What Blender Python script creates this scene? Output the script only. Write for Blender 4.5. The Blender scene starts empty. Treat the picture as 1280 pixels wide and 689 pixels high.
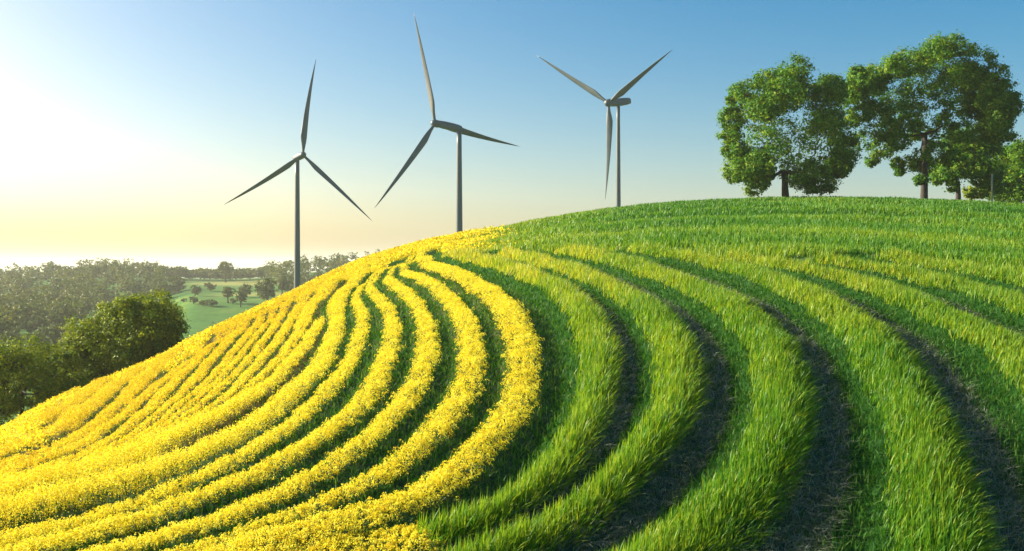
import bpy, math, random
import numpy as np
from mathutils import Vector, kdtree
rng = np.random.default_rng(7)
random.seed(7)
R = math.radians
SC = bpy.context.scene
COL = SC.collection

# ------------------------------------------------------------------ camera, sky, sun, exposure
F, W, H, HOR = 1229.0, 1280.0, 689.0, 332.0       # focal length in px of a 1280 wide frame, horizon row
CZ = 40.0                                         # eye height above the valley datum
cam = bpy.data.cameras.new('camera')
cam.sensor_width = 36.0
cam.lens = 36.0 * F / W
cam.shift_y = -(H / 2 - HOR) / W
cam.clip_start, cam.clip_end = 0.1, 40000
camo = bpy.data.objects.new('camera', cam)
COL.objects.link(camo)
camo.location = (0, 0, CZ)
camo.rotation_euler = (R(90), 0, 0)
SC.camera = camo

SUN_EL, SUN_AZ = 23.0, -73.0                      # azimuth from +Y towards +X
wd = bpy.data.worlds.new('World')
SC.world = wd
wd.use_nodes = True
nt = wd.node_tree
sky = nt.nodes.new('ShaderNodeTexSky')
sky.sky_type = 'NISHITA'
sky.sun_disc = False
sky.sun_elevation = R(SUN_EL)
sky.sun_rotation = R(SUN_AZ)
sky.altitude = 0
sky.air_density = 0.8
sky.dust_density = 2.5
sky.ozone_density = 1.5
bg = nt.nodes['Background']
hs = nt.nodes.new('ShaderNodeHueSaturation')
hs.inputs['Saturation'].default_value = 1.65
nt.links.new(sky.outputs[0], hs.inputs['Color'])
wb = nt.nodes.new('ShaderNodeMix')
wb.data_type, wb.blend_type = 'RGBA', 'MULTIPLY'
wb.inputs[0].default_value = 1
wb.inputs[7].default_value = (1.13, 1.0, 0.81, 1)      # warm white balance
nt.links.new(hs.outputs[0], wb.inputs[6])
nt.links.new(wb.outputs[2], bg.inputs[0])
bg.inputs[1].default_value = 0.104

sl = bpy.data.lights.new('sun', 'SUN')
sl.energy = 5.0
sl.angle = R(0.6)
sl.color = (1.0, 0.92, 0.76)
so = bpy.data.objects.new('sun', sl)
COL.objects.link(so)
d = Vector((math.sin(R(SUN_AZ)) * math.cos(R(SUN_EL)), math.cos(R(SUN_AZ)) * math.cos(R(SUN_EL)), math.sin(R(SUN_EL))))
so.rotation_euler = d.to_track_quat('Z', 'Y').to_euler()
so.location = d * 200

SC.view_settings.view_transform = 'Standard'
SC.view_settings.look = 'None'
SC.view_settings.exposure = 1.1
SC.view_settings.gamma = 1
SC.render.engine = 'CYCLES'
SC.cycles.use_denoising = True
SC.cycles.max_bounces = 7
SC.cycles.diffuse_bounces = 3
SC.cycles.transmission_bounces = 4
SC.cycles.volume_bounces = 1
SC.cycles.transparent_max_bounces = 8


# ------------------------------------------------------------------ helpers
def ss(x, a, b):
    t = np.clip((x - a) / (b - a), 0, 1)
    return t * t * (3 - 2 * t)

def smooth_curve(pts, lo, hi, step=4, sig=14):
    xs, ys = np.array(pts, float).T
    g = np.arange(lo, hi + step, step)
    v = np.interp(g, xs, ys)
    # linear extension past both ends so that smoothing keeps the slope
    n = int(3 * sig)
    k = np.exp(-0.5 * (np.arange(-n, n + 1) / sig) ** 2)
    k /= k.sum()
    vp = np.concatenate([v[0] + (v[1] - v[0]) * np.arange(-n, 0), v, v[-1] + (v[-1] - v[-2]) * np.arange(1, n + 1)])
    v = np.convolve(vp, k, 'valid')
    return lambda u: np.interp(u, g, v)

def mesh_obj(name, verts, polys, mat, parent=None, attrs=None, smooth=False):
    """polys: list of (n,k) index arrays"""
    me = bpy.data.meshes.new(name)
    verts = np.asarray(verts, np.float32).reshape(-1, 3)
    me.vertices.add(len(verts))
    me.vertices.foreach_set('co', verts.ravel())
    polys = [np.asarray(p, np.int32) for p in polys if len(p)]
    loops = np.concatenate([p.ravel() for p in polys])
    starts, s = [], 0
    for p in polys:
        n, k = p.shape
        starts.append(s + np.arange(n) * k)
        s += n * k
    starts = np.concatenate(starts).astype(np.int32)
    me.loops.add(len(loops))
    me.loops.foreach_set('vertex_index', loops)
    me.polygons.add(len(starts))
    me.polygons.foreach_set('loop_start', starts)
    if smooth:
        me.polygons.foreach_set('use_smooth', np.ones(len(starts), bool))
    for k_, v_ in (attrs or {}).items():
        a = me.attributes.new(k_, 'FLOAT', 'POINT')
        a.data.foreach_set('value', np.asarray(v_, np.float32))
    me.update()
    me.validate()
    me.materials.append(mat)
    o = bpy.data.objects.new(name, me)
    COL.objects.link(o)
    if parent is not None:
        o.parent = parent
    return o

def tag(o, label=None, cat=None, group=None, kind=None):
    if label: o['label'] = label
    if cat: o['category'] = cat
    if group: o['group'] = group
    if kind: o['kind'] = kind
    return o

def empty(name, loc, label, cat, group=None):
    o = bpy.data.objects.new(name, None)
    COL.objects.link(o)
    o.location = loc
    o.empty_display_size = 0.3
    return tag(o, label, cat, group)

class Acc:
    """collects pieces of one mesh"""
    def __init__(s):
        s.v, s.q, s.t, s.n, s.a = [], [], [], 0, []
    def add(s, v, q=None, t=None, a=None):
        s.v.append(v)
        if q is not None and len(q): s.q.append(np.asarray(q) + s.n)
        if t is not None and len(t): s.t.append(np.asarray(t) + s.n)
        s.a.append(np.zeros(len(v)) if a is None else a)
        s.n += len(v)
    def build(s, name, mat, parent=None, smooth=False, off=(0, 0, 0)):
        p = []
        if s.q: p.append(np.concatenate(s.q))
        if s.t: p.append(np.concatenate(s.t))
        return mesh_obj(name, np.concatenate(s.v) - np.asarray(off, float), p, mat, parent, {'tint': np.concatenate(s.a)}, smooth)

def tube(acc, pts, rad, n=8, cap=True):
    pts = np.asarray(pts, float)
    rad = np.asarray(rad, float)
    m = len(pts)
    tan = np.gradient(pts, axis=0)
    tan /= np.linalg.norm(tan, axis=1)[:, None] + 1e-9
    ref = np.array([1.0, 0.12, 0.05]) if abs(tan[0][0]) < 0.8 else np.array([0.1, 1.0, 0.05])
    s = np.cross(tan, ref); s /= np.linalg.norm(s, axis=1)[:, None]
    b = np.cross(tan, s)
    a = np.arange(n) * 2 * np.pi / n
    v = pts[:, None] + rad[:, None, None] * (np.cos(a)[None, :, None] * s[:, None] + np.sin(a)[None, :, None] * b[:, None])
    i = np.arange(m - 1)[:, None] * n
    j = np.arange(n)[None]
    q = np.stack([i + j, i + (j + 1) % n, i + n + (j + 1) % n, i + n + j], -1).reshape(-1, 4)
    v = v.reshape(-1, 3)
    t = None
    if cap:
        v = np.concatenate([v, pts[:1], pts[-1:]])
        k = np.arange(n)
        t = np.concatenate([np.stack([(k + 1) % n, k, np.full(n, m * n)], -1),
                            np.stack([(m - 1) * n + k, (m - 1) * n + (k + 1) % n, np.full(n, m * n + 1)], -1)])
    acc.add(v, q, t)

# ------------------------------------------------------------------ materials
def new_mat(name):
    m = bpy.data.materials.new(name)
    m.use_nodes = True
    t = m.node_tree
    for n in list(t.nodes): t.nodes.remove(n)
    out = t.nodes.new('ShaderNodeOutputMaterial')
    return m, t, out

def ramp(t, fac, stops):
    r = t.nodes.new('ShaderNodeValToRGB')
    el = r.color_ramp.elements
    while len(el) < len(stops): el.new(0.5)
    for e, (p, c) in zip(el, stops):
        e.position = p
        e.color = (*c, 1)
    t.links.new(fac, r.inputs[0])
    return r.outputs[0]

def attr(t, name):
    a = t.nodes.new('ShaderNodeAttribute')
    a.attribute_name = name
    return a.outputs['Fac']

def leaf_mat(name, stops, trans=0.45, rough=0.5, spec=0.3, warm=(1.25, 1.15, 0.55)):
    m, t, out = new_mat(name)
    c = ramp(t, attr(t, 'tint'), stops)
    p = t.nodes.new('ShaderNodeBsdfPrincipled')
    p.inputs['Roughness'].default_value = rough
    p.inputs['Specular IOR Level'].default_value = spec
    t.links.new(c, p.inputs['Base Color'])
    mul = t.nodes.new('ShaderNodeMix'); mul.data_type = 'RGBA'; mul.blend_type = 'MULTIPLY'
    mul.inputs[0].default_value = 1
    t.links.new(c, mul.inputs[6]); mul.inputs[7].default_value = (*warm, 1)
    tr = t.nodes.new('ShaderNodeBsdfTranslucent')
    t.links.new(mul.outputs[2], tr.inputs[0])
    mx = t.nodes.new('ShaderNodeMixShader')
    mx.inputs[0].default_value = trans
    t.links.new(p.outputs[0], mx.inputs[1]); t.links.new(tr.outputs[0], mx.inputs[2])
    t.links.new(mx.outputs[0], out.inputs[0])
    return m

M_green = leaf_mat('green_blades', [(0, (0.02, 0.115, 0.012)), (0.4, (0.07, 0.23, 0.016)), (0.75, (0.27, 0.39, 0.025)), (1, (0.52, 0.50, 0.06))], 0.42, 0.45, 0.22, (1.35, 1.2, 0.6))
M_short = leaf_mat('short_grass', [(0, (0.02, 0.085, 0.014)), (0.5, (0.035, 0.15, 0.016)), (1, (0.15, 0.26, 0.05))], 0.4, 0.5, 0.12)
M_stem = leaf_mat('flower_stems', [(0, (0.03, 0.075, 0.018)), (0.6, (0.06, 0.13, 0.025)), (1, (0.22, 0.2, 0.05))], 0.4)
M_straw = leaf_mat('dry_straw', [(0, (0.10, 0.15, 0.07)), (0.5, (0.24, 0.28, 0.17)), (1, (0.42, 0.43, 0.3))], 0.2)
M_petal = leaf_mat('yellow_petals', [(0, (0.60, 0.40, 0.02)), (0.3, (0.80, 0.62, 0.03)), (0.75, (0.86, 0.79, 0.05)), (1, (0.88, 0.85, 0.14))], 0.5, 0.6, 0.15, (1.05, 1.02, 0.8))
M_leaf = leaf_mat('tree_leaves', [(0, (0.03, 0.12, 0.012)), (0.5, (0.09, 0.24, 0.016)), (1, (0.32, 0.38, 0.03))], 0.36, 0.55, 0.15)
M_leafw = leaf_mat('olive_leaves', [(0, (0.06, 0.13, 0.012)), (0.5, (0.19, 0.28, 0.02)), (1, (0.45, 0.46, 0.04))], 0.36, 0.55, 0.15)
M_far = leaf_mat('far_leaves', [(0, (0.04, 0.075, 0.015)), (0.5, (0.08, 0.125, 0.02)), (1, (0.17, 0.19, 0.03))], 0.35, 0.6, 0.2)

def noise(t, scale, detail=5, rough=0.6, vec=None):
    n = t.nodes.new('ShaderNodeTexNoise')
    n.inputs['Scale'].default_value = scale
    n.inputs['Detail'].default_value = detail
    n.inputs['Roughness'].default_value = rough
    if vec: t.links.new(vec, n.inputs[0])
    return n.outputs['Fac']

def simple_mat(name, c1, c2, scale, rough=0.8, bump=0.3, stretch=None, metal=0):
    m, t, out = new_mat(name)
    tc = t.nodes.new('ShaderNodeTexCoord')
    vec = tc.outputs['Object']
    if stretch:
        mp = t.nodes.new('ShaderNodeMapping')
        mp.inputs['Scale'].default_value = stretch
        t.links.new(vec, mp.inputs[0]); vec = mp.outputs[0]
    n = noise(t, scale, 6, 0.65, vec)
    p = t.nodes.new('ShaderNodeBsdfPrincipled')
    p.inputs['Roughness'].default_value = rough
    p.inputs['Metallic'].default_value = metal
    t.links.new(ramp(t, n, [(0.3, c1), (0.7, c2)]), p.inputs['Base Color'])
    if bump:
        b = t.nodes.new('ShaderNodeBump'); b.inputs['Strength'].default_value = bump
        t.links.new(n, b.inputs['Height']); t.links.new(b.outputs[0], p.inputs['Normal'])
    t.links.new(p.outputs[0], out.inputs[0])
    return m

M_bark = simple_mat('bark', (0.028, 0.024, 0.018), (0.07, 0.06, 0.045), 3.0, 0.9, 0.8, (1, 1, 0.25))
M_paint_backlit = simple_mat('turbine_paint_backlit', (0.055, 0.085, 0.10), (0.075, 0.11, 0.125), 0.4, 0.45, 0.0, (1, 1, 0.2))  # grey-white towers darkened: their backlit shade is put into the colour
M_blade = simple_mat('turbine_blade_paint_backlit', (0.045, 0.072, 0.085), (0.065, 0.095, 0.108), 0.4, 0.42, 0.0)  # blades darkened the same way, backlit shade in the base colour
M_post = simple_mat('weathered_post', (0.3, 0.3, 0.25), (0.45, 0.44, 0.38), 6, 0.8, 0.3)

# hill ground: soil furrows, thin turf, under-crop litter
M_hill, t, out = new_mat('hill_soil_and_turf')
tc = t.nodes.new('ShaderNodeTexCoord')
n1 = noise(t, 9, 8, 0.7, tc.outputs['Object'])
n2 = noise(t, 1.3, 5, 0.6, tc.outputs['Object'])
soil = ramp(t, n1, [(0.3, (0.05, 0.06, 0.05)), (0.55, (0.105, 0.12, 0.095)), (0.8, (0.20, 0.21, 0.16))])
turf = ramp(t, n1, [(0.3, (0.018, 0.06, 0.012)), (0.6, (0.03, 0.11, 0.015)), (0.85, (0.06, 0.15, 0.022))])
straw = ramp(t, n1, [(0.3, (0.05, 0.05, 0.012)), (0.7, (0.16, 0.12, 0.025))])
mx = t.nodes.new('ShaderNodeMix'); mx.data_type = 'RGBA'
am = t.nodes.new('ShaderNodeMath'); am.operation = 'MULTIPLY_ADD'
t.links.new(n2, am.inputs[0]); am.inputs[1].default_value = 0.7
sb = t.nodes.new('ShaderNodeMath'); sb.operation = 'SUBTRACT'
t.links.new(attr(t, 'soil'), sb.inputs[0]); sb.inputs[1].default_value = 0.35
t.links.new(sb.outputs[0], am.inputs[2]); am.use_clamp = True
t.links.new(am.outputs[0], mx.inputs[0]); t.links.new(turf, mx.inputs[6]); t.links.new(soil, mx.inputs[7])
mx2 = t.nodes.new('ShaderNodeMix'); mx2.data_type = 'RGBA'
t.links.new(attr(t, 'straw'), mx2.inputs[0]); t.links.new(mx.outputs[2], mx2.inputs[6]); t.links.new(straw, mx2.inputs[7])
p = t.nodes.new('ShaderNodeBsdfPrincipled'); p.inputs['Roughness'].default_value = 0.95
p.inputs['Specular IOR Level'].default_value = 0.1
b = t.nodes.new('ShaderNodeBump'); b.inputs['Strength'].default_value = 0.9; b.inputs['Distance'].default_value = 0.06
t.links.new(n1, b.inputs['Height']); t.links.new(b.outputs[0], p.inputs['Normal'])
t.links.new(mx2.outputs[2], p.inputs['Base Color']); t.links.new(p.outputs[0], out.inputs[0])

M_valley, t, out = new_mat('valley_meadow')
tc = t.nodes.new('ShaderNodeTexCoord')
n1 = noise(t, 0.02, 6, 0.6, tc.outputs['Object'])
n2 = noise(t, 0.35, 6, 0.7, tc.outputs['Object'])
c1 = ramp(t, n1, [(0.35, (0.035, 0.13, 0.018)), (0.5, (0.06, 0.18, 0.022)), (0.68, (0.15, 0.24, 0.035))])
c2 = ramp(t, n2, [(0.3, (0.7, 0.7, 0.7)), (0.7, (1.25, 1.2, 1.1))])
mp = t.nodes.new('ShaderNodeMix'); mp.data_type = 'RGBA'; mp.blend_type = 'MULTIPLY'; mp.inputs[0].default_value = 1
t.links.new(c1, mp.inputs[6]); t.links.new(c2, mp.inputs[7])
hay = ramp(t, n2, [(0.3, (0.22, 0.24, 0.05)), (0.7, (0.34, 0.34, 0.09))])
mh = t.nodes.new('ShaderNodeMix'); mh.data_type = 'RGBA'
t.links.new(attr(t, 'hay'), mh.inputs[0]); t.links.new(mp.outputs[2], mh.inputs[6]); t.links.new(hay, mh.inputs[7])
p = t.nodes.new('ShaderNodeBsdfPrincipled'); p.inputs['Roughness'].default_value = 0.95
p.inputs['Specular IOR Level'].default_value = 0.1
t.links.new(mh.outputs[2], p.inputs['Base Color']); t.links.new(p.outputs[0], out.inputs[0])

# ------------------------------------------------------------------ the hill: crest line and depth of the crest
SIL = smooth_curve([(-900, 1000), (-400, 760), (-150, 622), (-60, 572), (0, 541), (50, 512), (100, 491), (150, 473), (200, 452), (240, 429), (280, 408),
                    (320, 388), (370, 366), (400, 350), (440, 333), (480, 319), (520, 308), (575, 295), (640, 281), (700, 269), (770, 260),
                    (850, 252.5), (920, 249), (980, 247), (1060, 247), (1150, 249), (1210, 251.5), (1280, 255), (1400, 262), (1700, 285), (2300, 360)], -900, 2300, 4, 4)
YS = smooth_curve([(-900, 22), (-400, 32), (-150, 40), (0, 50), (150, 63), (300, 76), (370, 82), (575, 98), (770, 112), (980, 118), (1150, 116), (1280, 112), (1500, 105), (2300, 80)], -900, 2300, 4, 14)
Y0, PW = 11.0, 1.4

def crest_v(u, Y):
    """row in the photograph where the crop canopy stands at depth Y in column u"""
    vs, ys = SIL(u), YS(u)
    w, ws, w0 = 1 / Y, 1 / ys, 1 / Y0
    span = np.maximum(689 - vs, 60)
    g = np.clip((w - ws) / (w0 - ws), 0, None) ** PW
    back = np.maximum(Y - ys, 0)
    drop = 0.0011 * np.minimum(back, 70) ** 2 + 0.0011 * 2 * 70 * np.maximum(back - 70, 0)
    return vs + span * g + F * drop / Y

def depth_of(u, v):
    vs, ys = SIL(u), YS(u)
    g = np.clip((v - vs) / np.maximum(689 - vs, 60), 0, None)
    w = 1 / ys + (1 / Y0 - 1 / ys) * g ** (1 / PW)
    return 1 / w

def undul(x, y):
    a = 0.05 * np.sin(0.9 * x + 1.7 * np.sin(0.31 * y)) + 0.05 * np.sin(1.3 * y + 0.8 * np.sin(0.45 * x) + 1)
    far = ss(y, 38, 62)
    return a * 0.5 + far * 0.2 * (np.sin(0.55 * y + 0.14 * x + 1.3 * np.sin(0.09 * x)) + 0.5 * np.sin(0.33 * x + 0.7 * y))

CROP = 0.33      # canopy height above the soil
def canopy_z(x, y):
    Y = np.maximum(y, 4.0)
    u = 640 + F * x / Y
    return CZ + Y * (HOR - crest_v(u, Y)) / F + undul(x, y)
def ground_z(x, y):
    return canopy_z(x, y) - CROP

# ------------------------------------------------------------------ crop rows, traced as they lie on the hill
ROWS = {
 'Y18': [(-70, 578), (0, 554), (40, 533), (80, 509), (104, 494)],
 'Y17': [(-70, 586), (0, 565), (40, 550), (80, 530), (97, 516), (122, 498), (137, 485), (150, 477)],
 'Y16': [(-70, 592), (0, 575), (45, 561), (90, 541), (115, 523), (144, 504), (158, 492), (174, 477), (190, 464)],
 'Y15': [(-70, 598), (0, 584), (80, 556), (120, 532), (160, 505), (184, 486), (202, 473), (222, 458), (240, 445)],
 'Y14': [(-70, 604), (0, 591), (80, 567), (122, 547), (174, 512), (212, 477), (230, 461), (247, 445), (262, 431), (274, 419)],
 'Y13': [(-70, 610), (0, 597), (80, 574), (120, 556), (175, 524), (212, 495), (237, 473), (255, 454), (272, 436), (286, 422), (298, 410)],
 'Y12': [(-40, 610), (0, 602), (80, 580), (120, 564), (175, 533), (225, 496), (241, 483), (263, 464), (279, 447), (297, 427), (312, 411), (322, 399)],
 'Y11': [(30, 600), (80, 585), (120, 570), (175, 541), (225, 505), (248, 488), (269, 469), (284, 454), (300, 436), (317, 417), (331, 401), (343, 386)],
 'Y10': [(80, 588), (120, 575), (175, 548), (225, 513), (263, 486), (277, 474), (293, 459), (311, 440), (326, 422), (342, 403), (351, 388), (368, 371)],
 'Y9': [(150, 563), (175, 554), (225, 521), (255, 503), (279, 488), (297, 473), (314, 455), (331, 436), (349, 415), (359, 400), (373, 380), (390, 363), (408, 350)],
 'Y8': [(205, 538), (225, 528), (262, 508), (297, 488), (311, 474), (331, 457), (349, 440), (366, 419), (377, 400), (387, 381), (404, 364), (424, 350), (446, 338)],
 'Y7': [(-70, 630), (0, 613), (50, 601), (100, 586), (150, 570), (200, 551), (250, 527), (290, 505), (325, 480), (355, 453), (378, 427), (393, 405), (400, 392)],
 'Y6': [(-80, 652), (0, 638), (100, 614), (170, 594), (220, 575), (275, 549), (312, 527), (345, 502), (378, 472), (402, 443), (417, 412), (422, 394), (420, 380), (425, 366), (440, 352), (458, 338)],
 'Y5': [(-80, 672), (0, 659), (60, 647), (125, 630), (175, 614), (225, 594), (275, 573), (315, 551), (352, 528), (385, 500), (415, 470), (438, 438), (450, 408), (453, 386), (446, 371), (448, 358), (462, 345), (480, 333)],
 'Y4': [(-80, 695), (0, 678), (100, 652), (180, 629), (250, 605), (320, 581), (375, 552), (420, 520), (448, 494), (470, 465), (484, 432), (491, 402), (485, 379), (470, 363), (462, 353), (472, 341), (490, 330)],
 'Y3': [(-20, 708), (70, 689), (150, 668), (220, 649), (290, 626), (350, 600), (400, 576), (445, 548), (480, 518), (507, 485), (526, 455), (534, 425), (533, 398), (522, 374), (503, 357), (487, 346), (488, 337), (503, 327)],
 'Y2': [(40, 725), (140, 700), (220, 675), (300, 650), (380, 618), (450, 588), (500, 562), (540, 530), (563, 500), (582, 470), (590, 440), (588, 412), (575, 382), (555, 360), (530, 345), (510, 336), (503, 328), (515, 319)],
 'Y1': [(110, 745), (230, 705), (330, 668), (410, 640), (470, 620), (520, 603), (560, 580), (595, 552), (622, 525), (642, 500), (652, 470), (654, 440), (648, 410), (632, 381), (610, 361), (585, 346), (555, 333), (530, 325), (525, 318), (545, 309)],
 'Y0': [(190, 745), (300, 702), (400, 673), (480, 656), (542, 642)],
 'G1': [(536, 646), (575, 636), (625, 614), (668, 588), (700, 558), (722, 525), (738, 490), (746, 455), (745, 422), (738, 395), (722, 371), (697, 353), (668, 339), (637, 328), (600, 319), (565, 314)],
 'G2': [(470, 727), (540, 702), (605, 677), (655, 653), (705, 626), (750, 597), (785, 566), (815, 535), (836, 505), (846, 475), (846, 440), (838, 412), (822, 388), (795, 366), (765, 350), (735, 338), (700, 327), (665, 318), (630, 312)],
 'G3': [(690, 753), (770, 712), (835, 678), (885, 640), (930, 595), (958, 558), (973, 520), (978, 485), (974, 450), (964, 420), (943, 395), (912, 372), (880, 355), (850, 343), (815, 331), (780, 322), (745, 314), (705, 308)],
 'G4': [(1172, 760), (1174, 700), (1170, 640), (1165, 590), (1153, 530), (1130, 480), (1110, 440), (1077, 402), (1036, 374), (1008, 360), (975, 346), (935, 332), (890, 320), (845, 311), (800, 305)],
 'G5': [(1410, 760), (1405, 640), (1370, 540), (1318, 470), (1270, 430), (1214, 398), (1160, 373), (1110, 354), (1060, 340), (1010, 330), (960, 321), (910, 313)],
 'G6': [(1560, 600), (1480, 490), (1400, 425), (1340, 395), (1285, 374), (1230, 356), (1180, 343), (1130, 333), (1080, 325), (1020, 317)],
 'G7': [(1500, 415), (1420, 385), (1340, 360), (1280, 344), (1220, 331), (1160, 320), (1110, 313)],
}
ORDER = list(ROWS)

def densify(pts, step=0.08):
    P = np.array(pts, float)
    # Catmull-Rom through the traced points
    ext = np.vstack([2 * P[0] - P[1], P, 2 * P[-1] - P[-2]])
    out_ = []
    for i in range(1, len(ext) - 2):
        p0, p1, p2, p3 = ext[i - 1:i + 3]
        tt = np.linspace(0, 1, 40, endpoint=False)[:, None]
        out_.append(0.5 * (2 * p1 + (p2 - p0) * tt + (2 * p0 - 5 * p1 + 4 * p2 - p3) * tt ** 2 + (-p0 + 3 * p1 - 3 * p2 + p3) * tt ** 3))
    out_.append(ext[-2][None])
    c = np.vstack(out_)
    Y = depth_of(c[:, 0], c[:, 1])
    xy = np.stack([(c[:, 0] - 640) / F * Y, Y], 1)
    s = np.concatenate([[0], np.cumsum(np.linalg.norm(np.diff(xy, axis=0), axis=1))])
    # light smoothing in plan
    g = np.arange(0, s[-1], step)
    x, y = np.interp(g, s, xy[:, 0]), np.interp(g, s, xy[:, 1])
    n = 9
    k = np.hanning(2 * n + 1); k /= k.sum()
    pad = lambda a: np.concatenate([2 * a[0] - a[n:0:-1], a, 2 * a[-1] - a[-2:-n - 2:-1]])
    x, y = np.convolve(pad(x), k, 'valid'), np.convolve(pad(y), k, 'valid')
    return np.stack([x, y], 1)

LINE, NORM, HW, GAP = {}, {}, {}, {}
for k in ORDER:
    L = densify(ROWS[k])
    if k[0] == 'Y' and int(k[1:]) > 7:
        # these rows run on over the crest, out of sight
        dr = L[-1] - L[-40]; dr /= np.linalg.norm(dr)
        ext = L[-1] + dr * np.arange(1, 190)[:, None] * 0.08
        L = np.vstack([L, ext[ext[:, 1] < YS(640 + F * ext[:, 0] / ext[:, 1]) + 3]])
    tn = np.gradient(L, axis=0)
    tn /= np.linalg.norm(tn, axis=1)[:, None]
    LINE[k] = L
    NORM[k] = np.stack([tn[:, 1], -tn[:, 0]], 1)      # to the right of the walking direction (rows run away from the viewer)
for i, k in enumerate(ORDER):
    ds = []
    for j in (i - 1, i + 1):
        if k == 'Y1' and j == i + 1: j = ORDER.index('G1')
        if k == 'G1' and j == i - 1: j = ORDER.index('Y1')
        if 0 <= j < len(ORDER):
            O = LINE[ORDER[j]][::4]
            dd = np.min(np.linalg.norm(LINE[k][:, None] - O[None], axis=2), axis=1)
            ds.append(np.clip(dd, 0.5, 3.2))
    m = np.minimum(np.mean(ds, axis=0), 1.35 * np.min(ds, axis=0))
    fac = 0.24 if k[0] == 'G' else (0.245 if ORDER.index(k) > 12 else 0.31)
    hw = np.clip(fac * m, 0.125, 0.80)
    if k[0] == 'Y': hw = hw * (1 + 0.22 * ss(-LINE[k][:, 0], 2, 6) * (1 - ss(LINE[k][:, 1], 13, 19)))
    if k == 'Y1': hw = hw * (1 + 0.9 * (1 - ss(640 + F * LINE[k][:, 0] / LINE[k][:, 1], 470, 540)))
    if k == 'Y0': hw = np.maximum(hw * 2.0, 0.42)
    if k == 'Y7': hw = 0.9 * hw * (1.1 + 0.5 * ss(-LINE[k][:, 0], 4, 12))
    n = 25
    kk = np.ones(2 * n + 1) / (2 * n + 1)
    HW[k] = np.convolve(np.pad(hw, n, mode='edge'), kk, 'valid')
    GAP[k] = np.convolve(np.pad(m, n, mode='edge'), kk, 'valid')

ALLP = np.concatenate([LINE[k] for k in ORDER])
ALLN = np.concatenate([NORM[k] for k in ORDER])
ALLH = np.concatenate([HW[k] for k in ORDER])
ALLI = np.concatenate([np.full(len(LINE[k]), i) for i, k in enumerate(ORDER)])
KD = kdtree.KDTree(len(ALLP))
for i, q in enumerate(ALLP):
    KD.insert((q[0], q[1], 0), i)
KD.balance()

def near_row(x, y):
    """signed distance to the nearest row edge (negative inside), side (+1 right), row number"""
    idx = np.empty(len(x), int)
    dist = np.empty(len(x))
    f = KD.find
    for i, (a, b_) in enumerate(zip(x.tolist(), y.tolist())):
        _, j, dd = f((a, b_, 0))
        idx[i] = j; dist[i] = dd
    dx = np.stack([x, y], 1) - ALLP[idx]
    side = np.sign(np.sum(dx * ALLN[idx], axis=1))
    return dist - ALLH[idx], side, ALLI[idx], dist

NY = 19      # rows with an index below this flower yellow

def row_bank(e):
    """the low bank of earth a row stands on, by distance from the row's edge"""
    return 0.10 * ss(-e, -0.25, 0.25) - 0.05 * ss(e, 0.1, 0.4) * (e < 1.4)

# ------------------------------------------------------------------ hill ground sheet
ug = np.concatenate([np.linspace(-880, -120, 60, endpoint=False), np.linspace(-120, 1400, 560, endpoint=False), np.linspace(1400, 2280, 60)])
yg = np.concatenate([np.geomspace(2.5, 10, 25, endpoint=False), np.geomspace(10, 125, 400, endpoint=False), np.geomspace(125, 330, 50)])
UU, YY = np.meshgrid(ug, yg)
X = ((UU - 640) / F * YY).ravel(); Yv = YY.ravel()
z = ground_z(X, Yv)
soil = np.zeros(len(X)); straw = np.zeros(len(X))
sel = (Yv > 7) & (Yv < 125)
e, side, ri, dist = near_row(X[sel], Yv[sel])
isY = ri < NY
so_ = np.where(side > 0, ss(-e, -0.95, -0.5), ss(-e, -0.22, -0.05) * isY) * (e > -0.3)
so_ = np.where(e < 0, np.where(side > 0, 0.6, 0.1), so_)
so_ *= np.where(isY, 0.45, 1.0) * (1 - ss(Yv[sel], 34, 60) * 0.7)
soil[sel] = so_
straw[sel] = np.where(isY, 0.55 * ss(-e, -0.5, -0.1) * (side < 0) + 0.9 * (ri < 12), 0)
zz = z.copy()
zz[sel] += row_bank(e) + soil[sel] * rng.normal(0, 0.018, sel.sum())
nu, ny = len(ug), len(yg)
I = (np.arange(ny - 1)[:, None] * nu + np.arange(nu - 1)[None]).ravel()
hill = mesh_obj('hill', np.stack([X, Yv, zz], 1), [np.stack([I, I + 1, I + nu + 1, I + nu], 1)], M_hill, None, {'soil': soil, 'straw': straw}, True)
tag(hill, 'rounded farm hill of dark soil and thin turf under the crop rows', 'hill', kind='structure')

# ------------------------------------------------------------------ the valley behind
RIDGE = smooth_curve([(-900, 352), (-100, 358), (0, 354), (60, 349), (100, 345), (150, 343), (200, 347), (300, 350), (340, 347), (400, 341), (460, 338), (700, 338), (2400, 338)], -900, 2400, 4, 6)
def valley_z(x, y):
    rr = np.maximum(y, 1.0)
    u = np.clip(640 + F * x / np.maximum(rr, 120), -880, 2300)
    vr = RIDGE(u)
    mead = ss(u, 190, 245) * (1 - ss(u, 350, 400))
    ys_ = np.array([200, 300, 400, 550, 700, 850, 950])
    fz = [np.interp(rr, ys_, ys_ * 0 + q) for q in ()]
    va = np.interp(rr, ys_, [540, 462, 428, 398, 372, 352, 348])
    vb = np.interp(rr, ys_, [540, 470, 421, 379, 361, 353, 350])
    v = va * (1 - mead) + vb * mead
    v = v + (vr - 349) * ss(rr, 450, 900)
    rc = np.clip(rr, 200, 950)
    zz_ = CZ + rc * (HOR - v) / F
    far = ss(rr, 980, 2200)
    zz_ = zz_ * (1 - far) + (CZ - 42) * far
    return zz_ + 0.5 * np.sin(x * 0.021 + 1.2 * np.sin(y * 0.011)) * ss(rr, 200, 400)
def land_z(x, y):
    x = np.asarray(x, float); y = np.asarray(y, float)
    return np.maximum(np.where((y < 330) & (y > 2), ground_z(x, y), -1e3), valley_z(x, y))

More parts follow.
